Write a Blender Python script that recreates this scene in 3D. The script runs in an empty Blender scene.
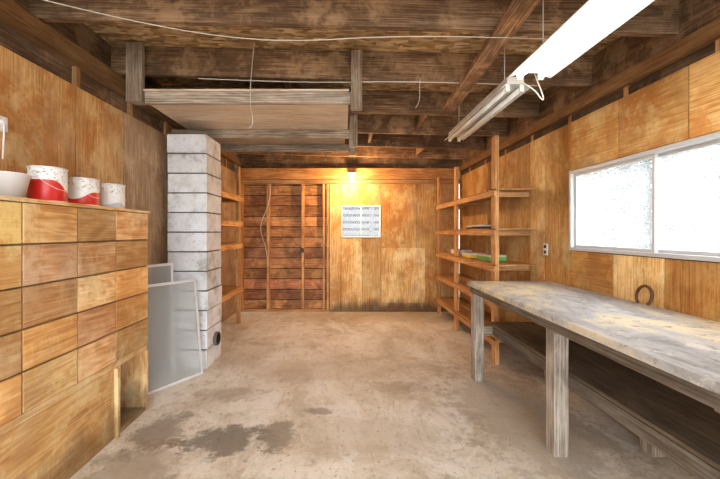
import bpy, math, random
from mathutils import Vector, Matrix
random.seed(7)
R = random.Random(11)

# ------------------------------------------------------------------ node helpers
class NT:
    def __init__(s, name):
        s.mat = bpy.data.materials.new(name); s.mat.use_nodes = True
        s.t = s.mat.node_tree; s.b = s.t.nodes['Principled BSDF']; s.out = s.t.nodes['Material Output']
    def n(s, typ, **kw):
        nd = s.t.nodes.new(typ)
        for k, v in kw.items(): setattr(nd, k, v)
        return nd
    def l(s, a, b): s.t.links.new(a, b)
    def val(s, sock, v):
        if isinstance(v, (int, float, tuple, list)): sock.default_value = v
        else: s.l(v, sock)
    def math(s, op, a, b=None, c=None, clamp=False):
        m = s.n('ShaderNodeMath', operation=op); m.use_clamp = clamp
        s.val(m.inputs[0], a)
        if b is not None: s.val(m.inputs[1], b)
        if c is not None: s.val(m.inputs[2], c)
        return m.outputs[0]
    def mapping(s, vec, scale=(1, 1, 1), loc=(0, 0, 0)):
        m = s.n('ShaderNodeMapping'); s.l(vec, m.inputs[0])
        m.inputs['Scale'].default_value = scale; m.inputs['Location'].default_value = loc
        return m.outputs[0]
    def noise(s, vec, scale=1, detail=4, rough=.5, dist=0):
        m = s.n('ShaderNodeTexNoise'); s.l(vec, m.inputs['Vector'])
        m.inputs['Scale'].default_value = scale; m.inputs['Detail'].default_value = detail
        m.inputs['Roughness'].default_value = rough; m.inputs['Distortion'].default_value = dist
        return m.outputs['Fac']
    def ramp(s, fac, stops):
        r = s.n('ShaderNodeValToRGB'); s.l(fac, r.inputs[0])
        e = r.color_ramp.elements
        while len(e) < len(stops): e.new(0.5)
        for i, (p, c) in enumerate(stops):
            e[i].position = p; e[i].color = (*c, 1) if len(c) == 3 else c
        return r.outputs[0]
    def mix(s, fac, a, b, mode='MIX'):
        m = s.n('ShaderNodeMix', data_type='RGBA', blend_type=mode)
        s.val(m.inputs[0], fac)
        for i, v in ((6, a), (7, b)):
            if isinstance(v, tuple): m.inputs[i].default_value = (*v, 1) if len(v) == 3 else v
            else: s.l(v, m.inputs[i])
        return m.outputs[2]
    def smooth(s, v, a, b, lo=0., hi=1.):
        m = s.n('ShaderNodeMapRange', interpolation_type='SMOOTHSTEP'); s.val(m.inputs[0], v)
        m.inputs[1].default_value = a; m.inputs[2].default_value = b
        m.inputs[3].default_value = lo; m.inputs[4].default_value = hi
        return m.outputs[0]
    def bump(s, h, strength=.2, dist=.01):
        b = s.n('ShaderNodeBump'); b.inputs['Strength'].default_value = strength
        b.inputs['Distance'].default_value = dist
        s.l(h, b.inputs['Height']); s.l(b.outputs[0], s.b.inputs['Normal'])
    def obj(s): return s.n('ShaderNodeTexCoord').outputs['Object']
    def uv(s): return s.n('ShaderNodeTexCoord').outputs['UV']
    def tint(s, col):
        a = s.n('ShaderNodeVertexColor', layer_name='tint')
        return s.mix(1.0, col, a.outputs[0], 'MULTIPLY')

def wood(name, c1, c2, c3, rough=.7, knots=True, contour=.35, blotch=.3, dirt=0.0, grain=90, kn=1.5, stain=None, streak=.45, damp=0, stamt=.75, grey=0):
    m = NT(name); uv = m.uv()
    n1 = m.noise(m.mapping(uv, (.45, 2.6, 1)), 1.3, 3, .55, .4)
    ct = m.math('POWER', m.math('ADD', m.math('MULTIPLY', m.math('SINE', m.math('MULTIPLY', n1, 85)), .5), .5), 1.6)
    fine = m.smooth(m.noise(m.mapping(uv, (2.5, grain, 1)), 1, 5, .65), .28, .72)
    bl = m.smooth(m.noise(m.mapping(uv, (.9, 2.6, 1), (3, 7, 0)), 1.6, 6, .7), .35, .65)
    k = 1 - contour - blotch
    f = m.math('ADD', m.math('MULTIPLY', ct, contour), m.math('ADD', m.math('MULTIPLY', fine, k), m.math('MULTIPLY', bl, blotch)))
    col = m.ramp(f, [(.15, c1), (.5, c2), (.85, c3)])
    o = m.obj()
    if stain:
        sn = m.smooth(m.noise(m.mapping(o, (1, 1, .7), (4, 1, 2)), 1.9, 8, .72, .5), .48, .60, 0, stamt)
        col = m.mix(sn, col, stain)
        ln = m.smooth(m.noise(m.mapping(o, (1.2, 1.2, 1), (9, 5, 7)), 2.4, 8, .74), .50, .62, 0, .6)
        col = m.mix(ln, col, tuple(min(.88, x * 1.12) for x in c3))
    st = m.smooth(m.noise(m.mapping(uv, (1.3, 26, 1), (11, 2, 0)), 1, 6, .7), .54, .70, 0, streak)
    col = m.mix(st, col, tuple(x * .6 for x in c1))
    if knots:
        v = m.n('ShaderNodeTexVoronoi'); m.l(m.mapping(uv, (1, 2.0, 1)), v.inputs['Vector'])
        v.inputs['Scale'].default_value = kn
        d = m.math('ADD', v.outputs['Distance'], m.math('MULTIPLY', fine, .03))
        kf = m.smooth(d, .03, .065, .7, 0)
        col = m.mix(kf, col, tuple(x * .45 for x in c1))
    if grey:
        gn = m.smooth(m.noise(m.mapping(o, (1.4, 1.4, .6), (2, 8, 3)), 1.5, 8, .74, .3), .50, .64, 0, grey)
        col = m.mix(gn, col, (.42, .33, .235))
    if dirt:
        dn = m.smooth(m.noise(o, 1.7, 8, .72), .48, .68, 0, dirt)
        col = m.mix(dn, col, tuple(x * .55 for x in c1))
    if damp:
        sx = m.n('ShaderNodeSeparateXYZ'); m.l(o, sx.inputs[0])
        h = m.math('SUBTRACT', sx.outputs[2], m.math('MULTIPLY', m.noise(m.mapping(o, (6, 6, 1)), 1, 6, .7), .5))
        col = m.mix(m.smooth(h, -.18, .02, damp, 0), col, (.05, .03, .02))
    col = m.tint(col)
    m.l(col, m.b.inputs['Base Color']); m.b.inputs['Roughness'].default_value = rough
    m.bump(fine, .25, .004)
    return m.mat

def plain(name, c, rough=.5, metal=0, noise=0, emit=None, es=0):
    m = NT(name)
    if noise:
        col = m.mix(m.smooth(m.noise(m.obj(), 14, 5, .6), .35, .7), c, tuple(x * (1 - noise) for x in c))
        m.l(col, m.b.inputs['Base Color'])
    else: m.b.inputs['Base Color'].default_value = (*c, 1)
    m.b.inputs['Roughness'].default_value = rough; m.b.inputs['Metallic'].default_value = metal
    if emit: m.b.inputs['Emission Color'].default_value = (*emit, 1); m.b.inputs['Emission Strength'].default_value = es
    return m.mat

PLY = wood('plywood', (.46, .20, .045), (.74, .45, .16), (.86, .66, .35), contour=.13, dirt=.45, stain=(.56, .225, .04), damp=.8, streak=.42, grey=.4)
PLYG = wood('plywood_weathered', (.30, .18, .09), (.50, .34, .19), (.66, .51, .34), contour=.1, dirt=.45, stain=(.38, .23, .12))
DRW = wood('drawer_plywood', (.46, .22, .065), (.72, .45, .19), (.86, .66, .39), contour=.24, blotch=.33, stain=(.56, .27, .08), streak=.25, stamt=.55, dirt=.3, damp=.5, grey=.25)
JOI = wood('old_joist_wood', (.06, .032, .016), (.165, .092, .047), (.36, .225, .125), rough=.85, contour=.12, dirt=.5, kn=2.2, stain=(.095, .05, .024))
STUD = wood('stud_wood', (.28, .12, .035), (.54, .275, .10), (.72, .45, .21), contour=.15, dirt=.3, streak=.3)
SID = wood('board_siding_wood', (.15, .048, .016), (.37, .145, .05), (.60, .29, .12), contour=.15, dirt=.55, stain=(.21, .072, .024))
PALE = wood('pale_plywood', (.50, .38, .27), (.72, .58, .44), (.82, .72, .59), contour=.12, dirt=.15, streak=.12)
GREYW = wood('grey_lumber', (.14, .10, .07), (.36, .285, .215), (.58, .51, .43), contour=.12, dirt=.35, streak=.22)

# OSB
m = NT('osb_deck'); o = m.obj()
v = m.n('ShaderNodeTexVoronoi'); m.l(m.mapping(o, (14, 38, 14)), v.inputs['Vector']); v.inputs['Scale'].default_value = 1
sep = m.n('ShaderNodeSeparateColor'); m.l(v.outputs['Color'], sep.inputs[0])
col = m.ramp(sep.outputs[0], [(0, (.22, .12, .045)), (.5, (.46, .28, .125)), (1, (.74, .53, .29))])
col = m.mix(m.smooth(m.noise(o, 1.3, 6, .65), .42, .64, 0, .6), col, (.14, .075, .03))
m.l(col, m.b.inputs['Base Color']); m.b.inputs['Roughness'].default_value = .8; OSB = m.mat

# concrete floor
m = NT('concrete_floor'); o = m.obj()
base = m.ramp(m.noise(o, 1.1, 9, .72, .6), [(.34, (.45, .38, .285)), (.47, (.66, .60, .495)), (.60, (.80, .765, .68))])
sp = m.smooth(m.noise(o, 6, 10, .76), .51, .66, 0, .65)
base = m.mix(sp, base, (.39, .315, .225))
sp2 = m.smooth(m.noise(m.mapping(o, (1, .6, 1), (5, 3, 0)), 2.3, 10, .76, .8), .49, .61, 0, .75)
base = m.mix(sp2, base, (.82, .80, .745))
sc1 = m.smooth(m.noise(m.mapping(o, (9, 1.4, 1), (1, 4, 0)), 1.6, 8, .75, 1.2), .57, .66, 0, .5)
base = m.mix(sc1, base, (.34, .28, .205))
fleck = m.smooth(m.noise(o, 32, 6, .7), .58, .67, 0, .75)
base = m.mix(fleck, base, (.17, .13, .09))
nz = m.noise(o, 6, 10, .78)
def stain(cx, cy, sx, sy, col, amt, base, fr=1.4):
    mp = m.mapping(o, (1 / sx, 1 / sy, 0), (-cx / sx, -cy / sy, 0))
    ln = m.n('ShaderNodeVectorMath', operation='LENGTH'); m.l(mp, ln.inputs[0])
    d = m.math('ADD', ln.outputs['Value'], m.math('MULTIPLY', m.math('SUBTRACT', nz, .5), 3.0 * fr))
    return m.mix(m.smooth(d, .6, 1.2, amt, 0), base, col)
base = stain(-.80, 2.25, .30, .17, (.13, .105, .08), .8, base)
base = stain(-.48, 2.32, .14, .17, (.15, .12, .09), .7, base)
base = stain(-.20, 2.62, .14, .05, (.17, .13, .10), .6, base)
base = stain(-1.30, 2.35, .18, .25, (.21, .165, .12), .75, base)
base = stain(-1.25, 1.95, .26, .30, (.25, .19, .13), .6, base)
base = stain(-1.0, 2.9, .25, .12, (.32, .25, .17), .55, base)
base = stain(.15, 2.3, .6, .25, (.46, .37, .26), .4, base)
base = stain(-.2, 3.4, .9, .3, (.50, .41, .30), .4, base)
base = stain(.5, 3.0, .3, .12, (.36, .29, .21), .5, base)
base = stain(1.35, 2.6, .5, .9, (.25, .19, .13), .5, base)  # broad darker oval on the floor beneath the workbench
base = stain(.3, 5.5, 1.6, .35, (.42, .30, .18), .45, base)
m.l(base, m.b.inputs['Base Color']); m.b.inputs['Roughness'].default_value = .6
m.bump(m.noise(o, 30, 6, .7), .2, .01); CONC = m.mat

# painted block
m = NT('painted_block'); o = m.obj()
n = m.noise(o, 6, 9, .75)
col = m.ramp(n, [(.34, (.40, .385, .37)), (.47, (.68, .69, .71)), (.65, (.80, .82, .85))])
col = m.mix(m.smooth(m.noise(o, 22, 7, .75), .57, .68, 0, .7), col, (.30, .27, .24))
m.l(m.tint(col), m.b.inputs['Base Color']); m.b.inputs['Roughness'].default_value = .9
m.bump(m.noise(o, 60, 5, .7), .5, .01); BLOCK = m.mat
MORT = plain('mortar', (.13, .11, .095), .95, noise=.4)

# bench top
m = NT('worn_bench_top'); o = m.obj()
n = m.noise(m.mapping(o, (1.6, .7, 1)), 2.0, 9, .74, .6)
col = m.ramp(n, [(.34, (.22, .21, .205)), (.46, (.44, .445, .45)), (.52, (.60, .55, .45)), (.60, (.78, .67, .42))])
col = m.mix(m.smooth(m.noise(o, 12, 8, .76), .54, .64, 0, .7), col, (.15, .115, .08))
col = m.mix(m.smooth(m.noise(o, 4, 8, .75), .56, .66, 0, .6), col, (.76, .74, .68))
m.l(col, m.b.inputs['Base Color']); m.b.inputs['Roughness'].default_value = .55
m.bump(m.noise(o, 20, 5, .6), .2, .006); BTOP = m.mat

# glass, screen
def glassmat(name, lo, hi):
    m = NT(name); tr = m.n('ShaderNodeBsdfTransparent'); gl = m.n('ShaderNodeBsdfGlossy'); mx = m.n('ShaderNodeMixShader')
    tl = m.n('ShaderNodeBsdfTranslucent'); tl.inputs[0].default_value = (.9, .93, .95, 1); mx2 = m.n('ShaderNodeMixShader')
    m.l(m.smooth(m.noise(m.obj(), 3, 5, .6), .3, .7, lo, hi), mx2.inputs[0])
    gl.inputs['Roughness'].default_value = .02; mx.inputs[0].default_value = .04
    m.l(tr.outputs[0], mx2.inputs[1]); m.l(tl.outputs[0], mx2.inputs[2])
    m.l(mx2.outputs[0], mx.inputs[1]); m.l(gl.outputs[0], mx.inputs[2]); m.l(mx.outputs[0], m.out.inputs[0]); return m.mat
GLASS = glassmat('hazed_window_glass', .16, .24); GLASS2 = glassmat('clear_window_glass', .0, .02)  # right window: translucent haze added to the pane imitates soft pale daylight
m = NT('insect_screen'); tr = m.n('ShaderNodeBsdfTransparent'); df = m.n('ShaderNodeBsdfDiffuse'); mx = m.n('ShaderNodeMixShader')
df.inputs[0].default_value = (.48, .50, .50, 1); mx.inputs[0].default_value = .42
m.l(tr.outputs[0], mx.inputs[1]); m.l(df.outputs[0], mx.inputs[2]); m.l(mx.outputs[0], m.out.inputs[0]); SCREEN = m.mat

WHITE = plain('white_frame', (.80, .80, .80), .4)
ALU = plain('aluminium', (.72, .72, .73), .4, .3)
GALV = plain('fixture_enamel', (.62, .62, .60), .45, noise=.25)
DARK = plain('black_cavity', (.012, .011, .01), .9)
BLACKM = plain('dark_metal', (.05, .045, .04), .5, .6, noise=.3)
RUST = plain('rusty_iron', (.16, .07, .035), .8, .4, noise=.5)
TUBEON = plain('lit_tube', (1, 1, 1), .4, emit=(1, .97, .92), es=9)
TUBEOFF = plain('unlit_tube', (.75, .75, .74), .3)
BULB = plain('lit_bulb', (1, .9, .7), .4, emit=(1, .62, .25), es=30)
CABLE = plain('cable_white', (.62, .58, .5), .6)
GREEN = plain('green_box', (.12, .45, .10), .5)
YEL = plain('yellow_box', (.7, .55, .08), .5)
PAPER = plain('paper', (.7, .68, .62), .8)

# ------------------------------------------------------------------ mesh builder
class MB:
    def __init__(s): s.v = []; s.f = []; s.uv = []; s.t = []; s.m = []; s.sm = []
    def obox(s, c, ax, h, mat=0, tint=None, grain=None):
        """c centre, ax three unit vectors, h half sizes"""
        if tint is None:
            q = R.uniform(.85, 1.12); tint = (q, q * R.uniform(.95, 1.03), q * R.uniform(.9, 1.04))
        if grain is None: grain = max(range(3), key=lambda i: h[i])
        b = len(s.v); c = Vector(c); sg = []
        for i in range(8):
            q = [(-1 if not (i >> k) & 1 else 1) for k in range(3)]; sg.append(q)
            s.v.append(c + sum((ax[k] * (q[k] * h[k]) for k in range(3)), Vector()))
        ou, ov = R.uniform(0, 50), R.uniform(0, 50)
        for k in range(3):
            a, d = (k + 1) % 3, (k + 2) % 3
            if a == grain: ua, va = a, d
            elif d == grain: ua, va = d, a
            else: ua, va = a, d
            for sgn in (-1, 1):
                idx = []
                for (p, q) in ((-1, -1), (1, -1), (1, 1), (-1, 1)):
                    w = [0, 0, 0]; w[k] = sgn; w[a] = p; w[d] = q
                    idx.append(sg.index(w))
                if sgn < 0: idx.reverse()
                s.f.append([b + i for i in idx])
                s.uv.append([(ou + sg[i][ua] * h[ua], ov + sg[i][va] * h[va] + k * 1.7) for i in idx])
                s.t.append(tint); s.m.append(mat); s.sm.append(False)
    def box(s, x0, x1, y0, y1, z0, z1, mat=0, tint=None, grain=None):
        s.obox(((x0 + x1) / 2, (y0 + y1) / 2, (z0 + z1) / 2), (Vector((1, 0, 0)), Vector((0, 1, 0)), Vector((0, 0, 1))),
               (abs(x1 - x0) / 2, abs(y1 - y0) / 2, abs(z1 - z0) / 2), mat, tint, grain)
    def beam(s, p, q, w, h, mat=0, tint=None, up=(0, 0, 1)):
        """w = side thickness, h = thickness in 'up' direction"""
        p = Vector(p); q = Vector(q); d = q - p; L = d.length; d.normalize()
        sd = d.cross(Vector(up)).normalized(); u = sd.cross(d).normalized()
        s.obox((p + q) / 2, (d, sd, u), (L / 2, w / 2, h / 2), mat, tint, 0)
    def lathe(s, prof, c=(0, 0, 0), axis='Z', n=28, mat=0, tint=(1, 1, 1), mats=None):
        """prof list of (r,z)"""
        b = len(s.v); c = Vector(c)
        for (r, z) in prof:
            for i in range(n):
                a = 2 * math.pi * i / n; x, y = r * math.cos(a), r * math.sin(a)
                p = {'Z': (x, y, z), 'X': (z, x, y), 'Y': (y, z, x)}[axis]
                s.v.append(c + Vector(p))
        for j in range(len(prof) - 1):
            for i in range(n):
                k = (i + 1) % n
                s.f.append([b + j * n + i, b + j * n + k, b + (j + 1) * n + k, b + (j + 1) * n + i])
                s.uv.append([(i / n, j), (k / n, j), (k / n, j + 1), (i / n, j + 1)]); s.t.append(tint)
                s.m.append(mats[j] if mats else mat); s.sm.append(True)
    def cyl(s, p, q, r, mat=0, n=14, tint=(1, 1, 1)):
        p = Vector(p); q = Vector(q); d = (q - p).normalized()
        a = d.orthogonal().normalized(); e = d.cross(a); b = len(s.v)
        for w in (p, q):
            for i in range(n):
                t = 2 * math.pi * i / n; s.v.append(w + a * (r * math.cos(t)) + e * (r * math.sin(t)))
        for i in range(n):
            k = (i + 1) % n; s.f.append([b + i, b + k, b + n + k, b + n + i]); s.uv.append([(0, 0)] * 4); s.t.append(tint); s.m.append(mat); s.sm.append(True)
        for base, rev in ((b, True), (b + n, False)):
            f = [base + i for i in range(n)]
            if rev: f.reverse()
            s.f.append(f); s.uv.append([(0, 0)] * n); s.t.append(tint); s.m.append(mat); s.sm.append(False)
    def poly(s, pts, mat=0, tint=(1, 1, 1)):
        b = len(s.v); s.v += [Vector(p) for p in pts]; s.f.append(list(range(b, b + len(pts))))
        s.uv.append([(p[0], p[1]) for p in pts]); s.t.append(tint); s.m.append(mat); s.sm.append(False)
    def extrude(s, prof, y0, y1, mat=0):
        """prof [(x,z)] closed, extruded along y"""
        b = len(s.v); n = len(prof)
        for y in (y0, y1):
            for (x, z) in prof: s.v.append(Vector((x, y, z)))
        for i in range(n):
            k = (i + 1) % n; s.f.append([b + i, b + k, b + n + k, b + n + i]); s.uv.append([(0, 0)] * 4); s.t.append((1, 1, 1)); s.m.append(mat); s.sm.append(False)
        for f in ([b + i for i in range(n)][::-1], [b + n + i for i in range(n)]):
            s.f.append(f); s.uv.append([(0, 0)] * n); s.t.append((1, 1, 1)); s.m.append(mat); s.sm.append(False)
    def build(s, name, mats, loc=(0, 0, 0), bevel=0, parent=None, rot=(0, 0, 0)):
        me = bpy.data.meshes.new(name); me.from_pydata([tuple(v) for v in s.v], [], s.f)
        for mt in mats: me.materials.append(mt)
        me.uv_layers.new(name='UVMap'); me.color_attributes.new('tint', 'FLOAT_COLOR', 'CORNER')
        fu = []; fc = []
        for fi, f in enumerate(s.f):
            for j in range(len(f)): fu += list(s.uv[fi][j]); fc += [*s.t[fi], 1.0]
        me.uv_layers['UVMap'].data.foreach_set('uv', fu)
        me.color_attributes['tint'].data.foreach_set('color', fc)
        me.polygons.foreach_set('material_index', s.m); me.polygons.foreach_set('use_smooth', s.sm)
        me.update()
        ob = bpy.data.objects.new(name, me); bpy.context.collection.objects.link(ob); ob.location = loc; ob.rotation_euler = rot
        if bevel:
            bm = ob.modifiers.new('bevel', 'BEVEL'); bm.width = bevel; bm.segments = 2; bm.limit_method = 'ANGLE'
        if parent: ob.parent = parent
        return ob

def cable(name, pts, r, mat, parent=None):
    cu = bpy.data.curves.new(name, 'CURVE'); cu.dimensions = '3D'; cu.bevel_depth = r; cu.bevel_resolution = 3
    sp = cu.splines.new('NURBS'); sp.points.add(len(pts) - 1)
    for i, p in enumerate(pts): sp.points[i].co = (*p, 1)
    sp.use_endpoint_u = True; sp.order_u = 4
    ob = bpy.data.objects.new(name, cu); bpy.context.collection.objects.link(ob); cu.materials.append(mat)
    if parent: ob.parent = parent
    return ob
def tn(q, r=1, g=1, b=1): return (q * r, q * g, q * b)

XL, XR, YB, YF = -1.9, 2.0, 5.87, -1.6
# ------------------------------------------------------------------ floor
b = MB(); b.box(XL - .15, XR + .15, YF, YB + .2, -.1, 0); b.build('floor', [CONC])

# ------------------------------------------------------------------ left wall
b = MB()
ys = [(-1.6, -.4, 1), (-.4, .75, .95), (.75, 1.56, .9), (1.56, 2.36, .84), (2.36, 2.87, .8), (2.87, 3.62, .9), (3.62, 4.75, .75), (4.75, 5.87, .8)]
for i, (y0, y1, q) in enumerate(ys):
    b.box(XL - .012, XL, y0 + .005, y1 - .005, 0.0, 2.43, 1 if i >= 5 else 0, tn(q, 1, .93, .92), grain=2)
b.box(XL - .11, XL - .016, YF, YB, 0, 2.43, 2, tn(.4))
b.box(XL - .11, XL - .04, YF, YB, 2.43, 3.02, 2, tn(.8))           # upper boarding
for y in [-.6, 0, .6, 1.2, 1.8, 2.4, 3.0, 3.6, 4.2, 4.8, 5.4]:
    b.box(XL - .04, XL - .012, y - .02, y + .02, 2.43, 2.62, 3, tn(.7))
b.box(XL - .09, XL + .05, YF, YB, 2.58, 2.69, 3, tn(.38, 1, .95, .9))          # top plate
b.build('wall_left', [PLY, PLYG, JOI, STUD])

# ------------------------------------------------------------------ right wall with window opening
WY0, WY1, WZ0, WZ1 = 1.42, 2.98, 1.235, 1.94
b = MB()
def sheetR(y0, y1, z0, z1, q, g=2, t=(1, 1, 1), mt=0):
    b.box(XR, XR + .012, y0 + .004, y1 - .004, z0 + .002, z1 - .002, mt, tn(q, *t), grain=g)
sheetR(4.75, 5.87, 0, 2.37, .8, t=(1, .9, .8)); sheetR(4.2, 4.75, 0, 2.37, .9); sheetR(3.62, 4.2, 0, 2.37, .8, t=(1, .92, .8)); sheetR(3.35, 3.62, 0, 2.37, 1.05)
sheetR(WY1, 3.35, 0, 2.37, .82, t=(1, .92, .8))
sheetR(2.45, WY1, WZ1, 2.37, .95, 1, (1, .95, .85)); sheetR(1.95, 2.45, WZ1, 2.37, .8, 1, (1, .92, .8)); sheetR(.8, 1.95, WZ1, 2.37, 1.05, 1, (1, .97, .9))
sheetR(2.5, WY1, .62, WZ0, .72, 1, (1, .76, .45)); sheetR(2.1, 2.5, .62, WZ0, 1.1, 2); sheetR(1.78, 2.1, .62, WZ0, .68, 2, (1, .78, .5)); sheetR(.8, 1.78, .62, WZ0, 1.1, 1)
sheetR(2.35, WY1, 0, .62, 1.0, 1); sheetR(1.6, 2.35, 0, .62, 1.15, 1, (1, 1, 1.1)); sheetR(.8, 1.6, 0, .62, .95, 1)
sheetR(.8, WY0, WZ0, WZ1, 1.0, 1)
sheetR(-.4, .8, 0, 2.37, 1.0); sheetR(-1.6, -.4, 0, 2.37, .9)
for (y0, y1, z0, z1) in ((YF, WY0, 0, 2.43), (WY1, YB, 0, 2.43), (WY0, WY1, 0, WZ0), (WY0, WY1, WZ1, 2.43)):
    b.box(XR + .014, XR + .11, y0, y1, z0, z1, 1, tn(.4))
b.box(XR + .05, XR + .11, YF, YB + .1, 2.43, 3.02, 1, tn(.9))
for y in [-.6, 0, .6, 1.2, 1.8, 2.4, 3.0, 3.6, 4.2, 4.8, 5.4]:
    b.box(XR + .012, XR + .05, y - .02, y + .02, 2.37, 2.5, 2, tn(.8))
b.box(XR - .03, XR + .1, YF, YB, 2.44, 2.53, 2, tn(.38, 1, .95, .9))
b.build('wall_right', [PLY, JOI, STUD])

# window right (two-pane slider)
b = MB()
def frame(b, y0, y1, z0, z1, x0, x1, w, mat=0):
    b.box(x0, x1, y0, y1, z1 - w, z1, mat, tn(1)); b.box(x0, x1, y0, y1, z0, z0 + w, mat, tn(1))
    b.box(x0, x1, y0, y0 + w, z0 + w, z1 - w, mat, tn(1)); b.box(x0, x1, y1 - w, y1, z0 + w, z1 - w, mat, tn(1))
e = .004
frame(b, WY0 + e, WY1 - e, WZ0 + e, WZ1 - e, XR - .012, XR + .09, .026)
YM = 2.2
frame(b, YM - .015, WY1 - .03, WZ0 + .03, WZ1 - .03, XR + .02, XR + .045, .022)
frame(b, WY0 + .03, YM + .015, WZ0 + .03, WZ1 - .03, XR + .05, XR + .072, .022)
b.box(XR + .03, XR + .034, YM, WY1 - .05, WZ0 + .05, WZ1 - .05, 1, tn(1)); b.box(XR + .06, XR + .064, WY0 + .05, YM, WZ0 + .05, WZ1 - .05, 1, tn(1))
b.build('window_1', [plain('window_frame_grey', (.52, .53, .54), .4), GLASS], bevel=.002)

# ------------------------------------------------------------------ back wall
BX0, BX1, BZ0, BZ1 = -.07, .63, 1.30, 1.87
b = MB()
# siding boards (open stud bay)
z = .02
while z < 2.4:
    h = .185; b.box(XL, -.27, YB + .09, YB + .11, z, z + h - .014, 0, tn(R.uniform(.65, 1.35), 1, R.uniform(.9, 1.1), R.uniform(.85, 1.1))); z += h
b.box(XL - .1, -.27, YB + .115, YB + .13, 0, 3.0, 3, tn(.2))
for xc, w in ((-1.82, .045), (-1.35, .045), (-.74, .045), (-.37, .04), (-.30, .04)):
    b.box(xc - w / 2, xc + w / 2, YB, YB + .09, .045, 2.3, 1, tn(R.uniform(.95, 1.15), 1, .95, .9))
b.box(XL, -.27, YB - .003, YB + .09, 0, .045, 1, tn(.8))
# plywood part
def sheetB(x0, x1, z0, z1, q, t=(1, 1, 1), g=2, mt=2):
    b.box(x0 + .003, x1 - .003, YB, YB + .012, z0 + .002, z1 - .002, mt, tn(q, *t), grain=g)
sheetB(-.27, BX0, 0, 2.3, 1.05); sheetB(BX0, BX1, BZ1, 2.3, .95, (1, .92, .8)); sheetB(BX0, .30, 0, BZ0, 1.12); sheetB(.30, BX1, 0, BZ0, .82, (1, .92, .8))
sheetB(BX1, 1.25, 0, 2.3, .88, (1, .93, .8)); sheetB(1.25, XR, 0, 2.3, .76, (1, .88, .7))
b.box(.64, 1.40, YB - .012, YB, .16, 1.12, 2, tn(1.1, 1, 1.03, 1.05), grain=2)
for (x0, x1, z0, z1) in ((-.27, BX0, 0, 2.4), (BX1, XR, 0, 2.4), (BX0, BX1, 0, BZ0), (BX0, BX1, BZ1, 2.4)):
    b.box(x0, x1, YB + .014, YB + .1, z0, z1, 3, tn(.4))
b.box(XL, XR + .05, YB + .02, YB + .12, 2.4, 3.0, 3, tn(.8))
b.build('wall_back', [SID, STUD, PLY, JOI])
b = MB(); b.box(XL + .002, XR - .002, YB - .10, YB - .003, 2.31, 2.5, 0, tn(1.05, 1, .88, .7)); b.box(XL + .002, XR - .002, YB - .06, YB - .003, 2.24, 2.305, 0, tn(.8))
b.build('trim_1', [STUD], bevel=.004)
b = MB()
for (x0, x1, z0, z1) in ((BX0, BX1, BZ1 - .03, BZ1), (BX0, BX1, BZ0, BZ0 + .03), (BX0, BX0 + .03, BZ0 + .03, BZ1 - .03), (BX1 - .03, BX1, BZ0 + .03, BZ1 - .03), (.27, .29, BZ0 + .03, BZ1 - .03)):
    b.box(x0 + e, x1 - e, YB - .015, YB + .09, z0 + (e if z0 == BZ0 else 0), z1 - (e if z1 == BZ1 else 0), 0, tn(1))
b.box(BX0 + .03, BX1 - .03, YB + .04, YB + .044, BZ0 + .03, BZ1 - .03, 1, tn(1))
b.build('window_2', [WHITE, GLASS2], bevel=.002)

# ------------------------------------------------------------------ ceiling / joists (shed slope, lower to the right)
def roofz(x): return 2.66 - (x - XL) * .025
b = MB()
b.beam((XL - .1, (YF + YB) / 2, roofz(XL) + .30), (XR + .1, (YF + YB) / 2, roofz(XR) + .30), YB - YF + .2, .02, 0, tn(1))
b.build('ceiling', [OSB])
JY = (-1.2, -.55, .1, .75, 1.42, 2.07, 2.79, 3.55, 4.25, 4.92, 5.6)
for y in JY:
    b = MB(); h = .235 if y > 2 else .2
    b.beam((XL - .035, y, roofz(XL) + .285 - h / 2), (XR + .045, y, roofz(XR) + .285 - h / 2), .045, h, 0, tn(R.uniform(.8, 1.45)))
    b.build('ceiling_joist', [JOI], bevel=.003)
b = MB(); b.beam((1.02, 3.28, 2.606), (.92, 1.15, 2.609), .12, .04, 0, tn(1.9, 1, .95, .9)); b.build('ceiling_brace', [JOI], bevel=.003)
b = MB()
for (x, j) in ((-.55, 6), (.9, 7), (-.9, 7), (.35, 8), (1.5, 6), (-.2, 9), (1.2, 9)):
    b.box(x - .02, x + .02, JY[j] + .024, JY[j + 1] - .024, roofz(x) + .09, roofz(x) + .27, 0, tn(R.uniform(.9, 1.5)))
b.build('joist_blocking', [JOI], bevel=.003)

# overhead rack
rack = bpy.data.objects.new('overhead_storage_rack', None); bpy.context.collection.objects.link(rack)
b = MB()
for y, q, x0 in ((2.70, 1.15, -1.70), (3.68, 1.0, XL + .004), (4.30, .8, XL + .004)):
    b.box(x0, .045, y - .019, y + .019, 2.43, 2.52, 0, tn(q))
b.build('cross_members', [GREYW], bevel=.003, parent=rack)
b = MB(); b.box(-1.72, .03, 2.66, 3.72, 2.522, 2.536, 0, tn(1)); b.box(-1.72, .0, 3.74, 4.33, 2.522, 2.536, 0, tn(.6)); b.build('deck_sheet', [PALE], parent=rack)
b = MB()
for x, y, z0 in ((.092, 2.70, 2.38), (.092, 3.68, 2.33), (.092, 4.30, 2.38)):
    b.box(x - .045, x + .045, y - .019, y + .019, z0, 2.86, 0, tn(.85, 1, .93, .84))
b.box(-1.73, -1.60, 2.64, 2.678, 2.43, 2.90, 0, tn(.8, 1, .93, .84))
b.build('hangers', [GREYW], bevel=.003, parent=rack)

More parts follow.
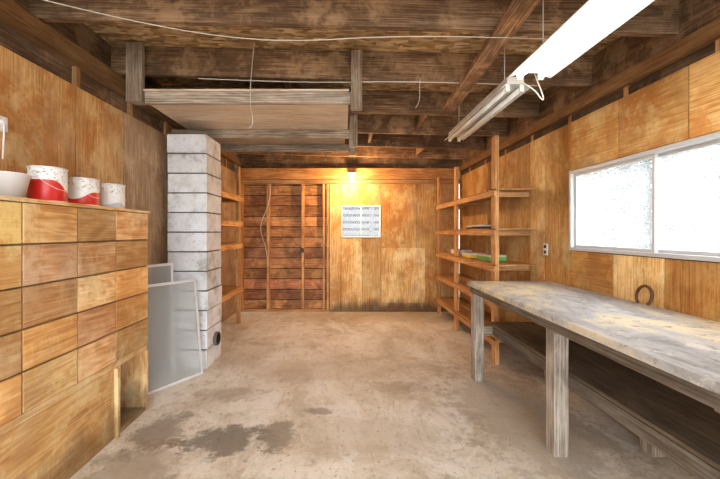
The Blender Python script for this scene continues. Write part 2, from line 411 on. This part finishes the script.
# ------------------------------------------------------------------ chimney
ch = MB(); CX0, CX1, CY0, CY1 = -1.80, -1.40, 3.40, 3.80
ch.box(CX0 + .014, CX1 - .014, CY0 + .014, CY1 - .014, 0, 2.395, 1, tn(1))
z = 0
for i in range(12):
    h = .2; dx, dy = R.uniform(-.008, .008), R.uniform(-.008, .008); q = R.uniform(.9, 1.06)
    ch.box(CX0 + dx, CX1 + dx, CY0 + dy, CY1 + dy, z + .005, z + h - .008, 0, tn(q, 1, R.uniform(.99, 1.0), R.uniform(.98, 1.03))); z += h
chim = ch.build('block_chimney', [BLOCK, MORT], bevel=.006)
b = MB(); b.lathe([(.072, 0), (.072, .03), (.058, .03), (.055, .002), (.0, .002)], (CX1 + .002, 3.62, .25), 'X', 28, mats=[0, 0, 1, 1])
b.build('cleanout_pipe', [MORT, DARK], parent=chim)

# ------------------------------------------------------------------ drawer cabinet
cab = bpy.data.objects.new('drawer_cabinet', None); bpy.context.collection.objects.link(cab)
CF = -1.55; cols = [2.64, 2.27, 1.945, 1.61, 1.27, .93, .60]; ZT, ZBm = 1.565, .52; rh = (ZT - .02 - ZBm) / 5
b = MB()
b.box(XL + .004, CF - .018, .60, 2.64, ZBm, ZT - .022, 0, tn(.35), grain=1)      # carcass
b.box(XL + .004, CF + .004, .58, 2.65, ZT - .02, ZT, 0, tn(1.05), grain=1)          # top
b.box(XL + .004, CF - .01, .60, 2.64, ZBm - .045, ZBm - .002, 0, tn(.85), grain=1)
b.build('carcass', [DRW], bevel=.002, parent=cab)
b = MB()
for i in range(6):
    for j in range(5):
        q = R.choice([.66, .8, .88, .96, 1.02, 1.08]); z0 = ZBm + j * rh
        b.box(CF - .016, CF, cols[i + 1] + .005, cols[i] - .005, z0 + .005, z0 + rh - .005, 0, tn(q, 1, R.uniform(.84, 1.0), R.uniform(.65, 1.0)), grain=1)
b.build('drawer_fronts', [DRW], bevel=.002, parent=cab)
b = MB()
b.box(CF - .03, CF - .012, .60, 2.27, 0, ZBm - .048, 0, tn(.8, 1, .93, .8), grain=1)
b.box(XL + .004, CF + .012, 2.27, 2.292, 0, ZBm - .048, 0, tn(1.0), grain=2)
b.box(XL + .004, CF + .0, 2.62, 2.64, 0, ZBm - .048, 0, tn(1.05), grain=2)
b.box(XL + .004, CF - .012, 2.293, 2.619, 0, .03, 0, tn(.6), grain=1)
b.box(XL + .004, XL + .02, 2.293, 2.619, .03, ZBm - .048, 0, tn(.8), grain=2)
b.box(CF - .035, CF - .012, 2.32, 2.335, .03, ZBm - .048, 0, tn(.9), grain=2)
b.build('base', [DRW], bevel=.002, parent=cab)

# ------------------------------------------------------------------ paint cans
def canmat(name, c, thr, slope):
    m = NT(name); o = m.obj(); sx = m.n('ShaderNodeSeparateXYZ'); m.l(o, sx.inputs[0])
    f = m.math('ADD', sx.outputs[2], m.math('MULTIPLY', sx.outputs[1], slope))
    wv = m.math('ADD', f, m.math('MULTIPLY', m.math('SINE', m.math('MULTIPLY', sx.outputs[1], 45)), .012))
    col = m.mix(m.smooth(wv, thr, thr + .003), c, (.82, .82, .80))
    tx = m.math('MULTIPLY', m.smooth(m.noise(m.mapping(o, (10, 60, 90)), 1.4, 2), .6, .62, 0, .8), m.smooth(sx.outputs[2], .10, .11))
    col = m.mix(tx, col, (.15, .15, .17))
    m.l(col, m.b.inputs['Base Color']); m.b.inputs['Roughness'].default_value = .35; return m.mat
LAB1 = canmat('can_label_red', (.62, .02, .015), .085, .5); LAB2 = canmat('can_label_red_band', (.62, .03, .02), .085, -.5)
LAB3 = canmat('can_label_white', (.55, .56, .6), .03, .0)
def can(loc, r, h, lab):
    b = MB()
    b.lathe([(0, .004), (r - .003, .004), (r, 0), (r + .002, .004), (r, .008), (r, h - .01), (r + .003, h - .006), (r + .003, h - .001), (r, h), (r - .01, h), (r - .012, h - .006), (0, h - .006)],
            mats=[1, 1, 1, 1, 0, 1, 1, 1, 1, 1, 1], n=36)
    for s_ in (-1, 1): b.cyl((0, s_ * r * .99, h * .78), (0, s_ * (r + .005), h * .78), .01, 1)
    pts = []
    for i in range(13):
        a = math.pi * i / 12; pts.append(Vector((r * 1.04 * math.sin(a) + .0, (r + .006) * math.cos(a), h * .78 - .085 * math.sin(a))))
    for i in range(12): b.cyl(pts[i], pts[i + 1], .0018, 1, 6)
    return b.build('paint_can', [lab, ALU], loc)
can((-1.675, 1.89, ZT), .086, .195, LAB1); can((-1.675, 2.15, ZT), .083, .175, LAB2); can((-1.68, 2.41, ZT), .083, .175, LAB3)
b = MB(); b.lathe([(0, .002), (.055, .002), (.06, 0), (.085, .12), (.09, .122), (.09, .128), (.082, .128), (.058, .008), (0, .008)], n=36)
b.build('plastic_tub', [WHITE], (-1.69, 1.68, ZT))

# ------------------------------------------------------------------ window screens leaning
def leaning(name, p0, p1, top):
    b = MB(); p0 = Vector(p0); p1 = Vector(p1); off = Vector(top)
    up = off.normalized(); d = (p1 - p0).normalized()
    w = .024
    q0, q1 = p0 + off, p1 + off
    b.beam(p0 + up * w / 2, p1 + up * w / 2, .010, w, 0, tn(1), up=up); b.beam(q0 - up * w / 2, q1 - up * w / 2, .010, w, 0, tn(1), up=up)
    b.beam(p0 + d * w / 2 + up * w, q0 + d * w / 2 - up * w, .010, w, 0, tn(1), up=d); b.beam(p1 - d * w / 2 + up * w, q1 - d * w / 2 - up * w, .010, w, 0, tn(1), up=d)
    b.poly([p0 + d * w + up * w, p1 - d * w + up * w, q1 - d * w - up * w, q0 + d * w - up * w], 1)
    return b.build(name, [ALU, SCREEN])
leaning('window_screen', (-1.79, 2.70, .006), (-1.40, 3.30, .006), (-.085, .03, .93))
leaning('window_screen', (-1.86, 2.74, .006), (-1.62, 3.20, .006), (-.03, .012, 1.10))

# ------------------------------------------------------------------ shelving right
sh = bpy.data.objects.new('wooden_shelving_unit', None); bpy.context.collection.objects.link(sh)
b = MB(); FX = 1.58
for y in (3.53, 4.77, 5.66):
    b.box(FX, FX + .045, y, y + .09, 0, 2.33 if y > 4 else 2.42, 0, tn(R.uniform(.95, 1.15)))
b.build('posts', [STUD], bevel=.003, parent=sh)
b = MB(); SZ = (1.84, 1.42, 1.04, .66, .26)
for z in SZ:
    b.box(FX - .02, FX - .001, 3.50, 5.76, z - .06, z, 0, tn(R.uniform(.9, 1.2)))
    for y in (3.625, 4.865, 5.64): b.box(FX + .0, XR - .005, y, y + .03, z - .06, z - .003, 0, tn(.85))
b.build('rails', [STUD], bevel=.002, parent=sh)
b = MB()
for z in SZ:
    b.box(FX + .0, FX + .2, 3.50, 5.76, z + .001, z + .018, 0, tn(R.uniform(.7, 1))); b.box(FX + .205, XR - .004, 3.50, 5.76, z + .001, z + .018, 0, tn(R.uniform(.7, 1)))
b.build('shelf_boards', [STUD], parent=sh)
# left shelving
sh2 = bpy.data.objects.new('wooden_shelving_unit', None); bpy.context.collection.objects.link(sh2)
b = MB()
for y in (3.95, 5.10): b.box(-1.66, -1.615, y, y + .09, 0, 2.4, 0, tn(.9))
b.build('posts', [STUD], bevel=.003, parent=sh2)
b = MB()
for z in (1.93, 1.55, 1.22, .55):
    b.box(-1.61, -1.592, 3.95, 5.2, z - .07, z, 0, tn(1.2)); b.box(XL + .004, -1.60, 3.93, 5.2, z + .001, z + .019, 0, tn(.8))
    b.box(XL + .004, -1.617, 5.195, 5.225, z - .07, z, 0, tn(.9))
b.build('shelves', [STUD], bevel=.002, parent=sh2)

# ------------------------------------------------------------------ workbench
wb = bpy.data.objects.new('workbench', None); bpy.context.collection.objects.link(wb)
b = MB()
b.box(1.19, XR - .004, .30, 3.27, .88, .92, 0, tn(1)); b.build('top', [BTOP], bevel=.004, parent=wb)
b = MB()
b.box(1.215, 1.253, .32, 3.25, .818, .878, 0, tn(.38)); b.box(XR - .05, XR - .006, .32, 3.25, .79, .878, 0, tn(.7))
for y in (.4, 1.1, 1.99, 2.6, 3.2): b.box(1.255, XR - .052, y, y + .04, .79, .878, 0, tn(.7))
b.build('apron', [GREYW], bevel=.003, parent=wb)
b = MB()
for y, x in ((.55, 1.30), (2.08, 1.30), (3.13, 1.21)):
    b.box(x, x + .09, y, y + .09, 0, .815, 0, tn(1.0, 1, 1.06, 1.14)); b.box(XR - .095, XR - .008, y, y + .09, 0, .788, 0, tn(.8))
    b.box(x + .092, XR - .097, y + .03, y + .07, .42, .508, 0, tn(.8))
b.build('legs', [GREYW], bevel=.004, parent=wb)
b = MB(); b.box(1.395, XR - .1, .32, 3.25, .51, .53, 0, tn(.34, 1, .9, .8)); b.box(1.392, 1.43, .32, 3.25, .43, .508, 0, tn(.36)); b.build('lower_shelf', [GREYW], bevel=.003, parent=wb)

# horseshoe
cu = bpy.data.curves.new('horseshoe', 'CURVE'); cu.dimensions = '3D'; cu.bevel_depth = .009; cu.bevel_resolution = 3
sp = cu.splines.new('POLY'); N = 25; sp.points.add(N - 1)
for i in range(N):
    a = math.radians(-50 + 280 * i / (N - 1)); sp.points[i].co = (.045 * math.sin(a) * .25, .055 * math.cos(a), .065 * math.sin(a), 1)
ob = bpy.data.objects.new('horseshoe', cu); bpy.context.collection.objects.link(ob); cu.materials.append(RUST); ob.location = (1.955, 2.19, .92 + .062)

# ------------------------------------------------------------------ fluorescent fixtures
def fluoro(y0, y1, xc, z, w, tube):
    b = MB(); hw = w / 2
    b.extrude([(xc - .055, z + .05), (xc + .055, z + .05), (xc + .055, z + .012), (xc + hw, z - .022), (xc + hw - .003, z - .026), (xc + .05, z + .006), (xc - .05, z + .006), (xc - hw + .003, z - .026), (xc - hw, z - .022), (xc - .055, z + .012)], y0, y1, 0)
    for s_ in (-1, 1):
        tx = xc + s_ * w * .24
        b.cyl((tx, y0 + .02, z - .018), (tx, y1 - .02, z - .018), .016, 1, 14)
        for yy in (y0 + .008, y1 - .02): b.box(tx - .014, tx + .014, yy, yy + .012, z - .04, z + .006, 0, tn(1))
    for yy in (y0 + .15, y1 - .15):
        b.cyl((xc, yy, z + .05), (xc, yy, roofz(xc) + .289), .003, 0, 6)
    return b.build('fluorescent_light_fixture', [GALV, tube])
fluoro(.98, 2.06, 1.13, 2.37, .27, TUBEON); fluoro(2.16, 3.38, 1.10, 2.35, .19, TUBEOFF)
cable('power_cord', [(1.2, 2.12, 2.40), (1.24, 2.12, 2.30), (1.27, 2.12, 2.22), (1.23, 2.12, 2.25), (1.20, 2.13, 2.32), (1.12, 2.17, 2.38)], .004, CABLE)

# ------------------------------------------------------------------ bulb at back header
b = MB(); b.lathe([(0, .0), (.05, 0), (.05, -.02), (.03, -.035), (.03, -.05), (0, -.05)], (0, 0, 0), 'Z', 24, 0)
b.lathe([(.014, -.05), (.02, -.065), (.03, -.085), (.032, -.10), (.026, -.122), (.012, -.134), (0, -.136)], (0, 0, 0), 'Z', 24, 1)
b.box(-.06, .06, -.05, .10, .0, .015, 0, tn(1))
b.build('light_bulb', [WHITE, BULB], (.12, 5.66, 2.38))
pl = bpy.data.lights.new('bulb_light', 'POINT'); pl.energy = 30; pl.color = (1, .62, .29); pl.shadow_soft_size = .05
po = bpy.data.objects.new('bulb_light', pl); bpy.context.collection.objects.link(po); po.location = (.12, 5.46, 2.2)

# ------------------------------------------------------------------ wires
cable('ceiling_cable', [(-1.85, 1.7, 2.66), (-1.2, 1.9, 2.58), (-.5, 2.0, 2.52), (.0, 2.0, 2.56), (.6, 2.04, 2.60), (1.4, 2.06, 2.58)], .0025, CABLE)
cable('ceiling_cable', [(-1.2, 2.75, 2.66), (-.6, 2.74, 2.63), (.0, 2.75, 2.62), (.5, 2.74, 2.64), (1.6, 2.75, 2.60)], .004, CABLE)
cable('hanging_cord', [(-.72, 2.66, 2.9), (-.76, 2.65, 2.5), (-.74, 2.64, 2.35), (-.72, 2.64, 2.25), (-.75, 2.64, 2.22)], .003, CABLE)
cable('hanging_cord', [(.62, 2.755, 2.66), (.60, 2.75, 2.58), (.64, 2.75, 2.50), (.58, 2.75, 2.42)], .003, CABLE)
cable('wall_cable', [(-1.3, 5.84, 2.24), (-1.28, 5.84, 1.9), (-1.5, 5.83, 1.6), (-1.45, 5.83, 1.3), (-1.36, 5.84, 1.1), (-1.34, 5.84, .8)], .006, CABLE)
# outlet right wall
b = MB(); b.box(XR - .008, XR - .0005, 3.30, 3.37, 1.17, 1.285, 0, tn(1)); b.box(XR - .012, XR - .008, 3.318, 3.352, 1.185, 1.215, 1, tn(1)); b.box(XR - .012, XR - .008, 3.318, 3.352, 1.24, 1.27, 1, tn(1))
b.build('electrical_outlet', [WHITE, BLACKM], bevel=.001)
b = MB(); b.box(XL + .0005, XL + .04, 1.79, 1.85, 1.95, 2.03, 0, tn(1)); b.cyl((XL + .04, 1.82, 2.0), (XL + .055, 1.82, 2.0), .016, 1)
b.cyl((XL + .05, 1.82, 2.0), (XL + .02, 1.84, 1.80), .004, 1)
b.build('junction_box', [WHITE, WHITE], bevel=.003)
b = MB(); b.box(-.78, -.72, YB - .02, YB - .003, 1.04, 1.12, 0, tn(1)); b.build('switch_box', [BLACKM], bevel=.003)

# ------------------------------------------------------------------ items on shelves
def item(name, x, y, z, sx, sy, sz, mat, n=1):
    b = MB()
    for i in range(n):
        b.box(x + i * .01, x + sx + i * .01, y + i * (sy + .01), y + i * (sy + .01) + sy, z, z + sz * (1 - .12 * (i % 2)), 0, tn(1))
        b.box(x - .002 + i * .01, x + sx + .002 + i * .01, y + i * (sy + .01) - .002, y + i * (sy + .01) + sy + .002, z + sz * (1 - .12 * (i % 2)) - .02, z + sz * (1 - .12 * (i % 2)), 1, tn(1))
    b.build(name, [mat, PAPER], bevel=.002)
item('storage_box', 1.68, 3.9, 1.06, .2, .18, .07, GREEN, 2)
item('storage_box', 1.64, 4.4, 1.06, .2, .16, .06, YEL, 2)
item('storage_box', 1.70, 5.0, 1.06, .2, .2, .07, PAPER, 2)
item('storage_box', 1.66, 4.2, 1.44, .22, .2, .05, BLACKM, 2)
b = MB()
for i in range(4): b.box(1.62 + i * .012, 1.9, 3.7 + i * .05, 3.78 + i * .05, 1.86 + i * .0, 1.87 + i * .01, 0, tn(.5))
b.build('scrap_wood_pile', [GREYW])

# ------------------------------------------------------------------ outside
m = NT('foliage'); o = m.obj(); m.l(m.ramp(m.noise(o, 1.2, 4), [(.35, (.09, .105, .095)), (.65, (.16, .18, .17))]), m.b.inputs['Base Color']); m.b.inputs['Roughness'].default_value = .9; m.b.inputs['Specular IOR Level'].default_value = .1; FOL = m.mat
BARK = plain('bark', (.10, .09, .08), .9, noise=.3)
def tree(loc, h, r, nl):
    b = MB(); b.lathe([(.12, 0), (.09, h * .5), (.02, h * .95)], (0, 0, 0), 'Z', 10, 1)
    for i in range(nl):
        t = R.random() ** .7; z = h * (.10 + .90 * (1 - t)); rr = r * (.25 + .75 * t) * math.sqrt(R.random()); a = R.uniform(0, 6.283)
        c = Vector((rr * math.cos(a), rr * math.sin(a), z)); u = Vector((R.uniform(-1, 1), R.uniform(-1, 1), R.uniform(-1, 1))).normalized(); w = u.orthogonal().normalized(); s_ = R.uniform(.05, .10)
        b.poly([c - u * s_, c + w * s_ * .5, c + u * s_, c - w * s_ * .5], 0)
    return b.build('conifer_tree', [FOL, BARK], loc)
tree((6.0, 1.8, -.1), 6.0, 1.7, 10000); tree((6.6, 4.6, -.1), 6.5, 1.9, 11000); tree((6.2, 7.4, -.1), 6.0, 1.7, 9000); tree((9.0, 10.0, -.1), 8, 2.4, 9000); tree((9.8, 6.0, -.1), 8, 2.4, 9000)
b = MB(); b.box(-25, 25, -25, 30, -.2, -.12); b.build('ground', [plain('gravel_ground', (.42, .41, .37), .9, noise=.3)])
b = MB()
for i in range(12): b.box(-1.2, 2.2, 6.75, 6.77, .5 + i * .14, .5 + i * .14 + .09, 0, tn(1))
for x in (-1.1, .5, 2.0): b.box(x, x + .09, 6.775, 6.86, -.12, 2.3, 0, tn(.8))
b.box(-1.25, 2.25, 6.87, 6.89, -.12, 2.35, 1, tn(1))
b.build('slat_fence', [plain('grey_fence_paint', (.30, .30, .30), .7, noise=.15), plain('dark_fence_backing', (.02, .016, .012), .9)])

# ------------------------------------------------------------------ world, camera
w = bpy.data.worlds.new('world'); bpy.context.scene.world = w; w.use_nodes = True
bg = w.node_tree.nodes['Background']; bg.inputs[0].default_value = (.93, .97, 1, 1); bg.inputs[1].default_value = 3.9

cam = bpy.data.cameras.new('camera'); co = bpy.data.objects.new('camera', cam); bpy.context.collection.objects.link(co)
co.location = (0, 0, 1.4); co.rotation_euler = (math.radians(90), 0, 0)
cam.sensor_width = 36; cam.lens = 335 / 720 * 36; cam.shift_x = 15 / 720; cam.shift_y = -7.5 / 720; cam.clip_start = .02
sc = bpy.context.scene; sc.camera = co
sc.view_settings.view_transform = 'Standard'; sc.view_settings.exposure = 1.2; sc.view_settings.gamma = 1.0
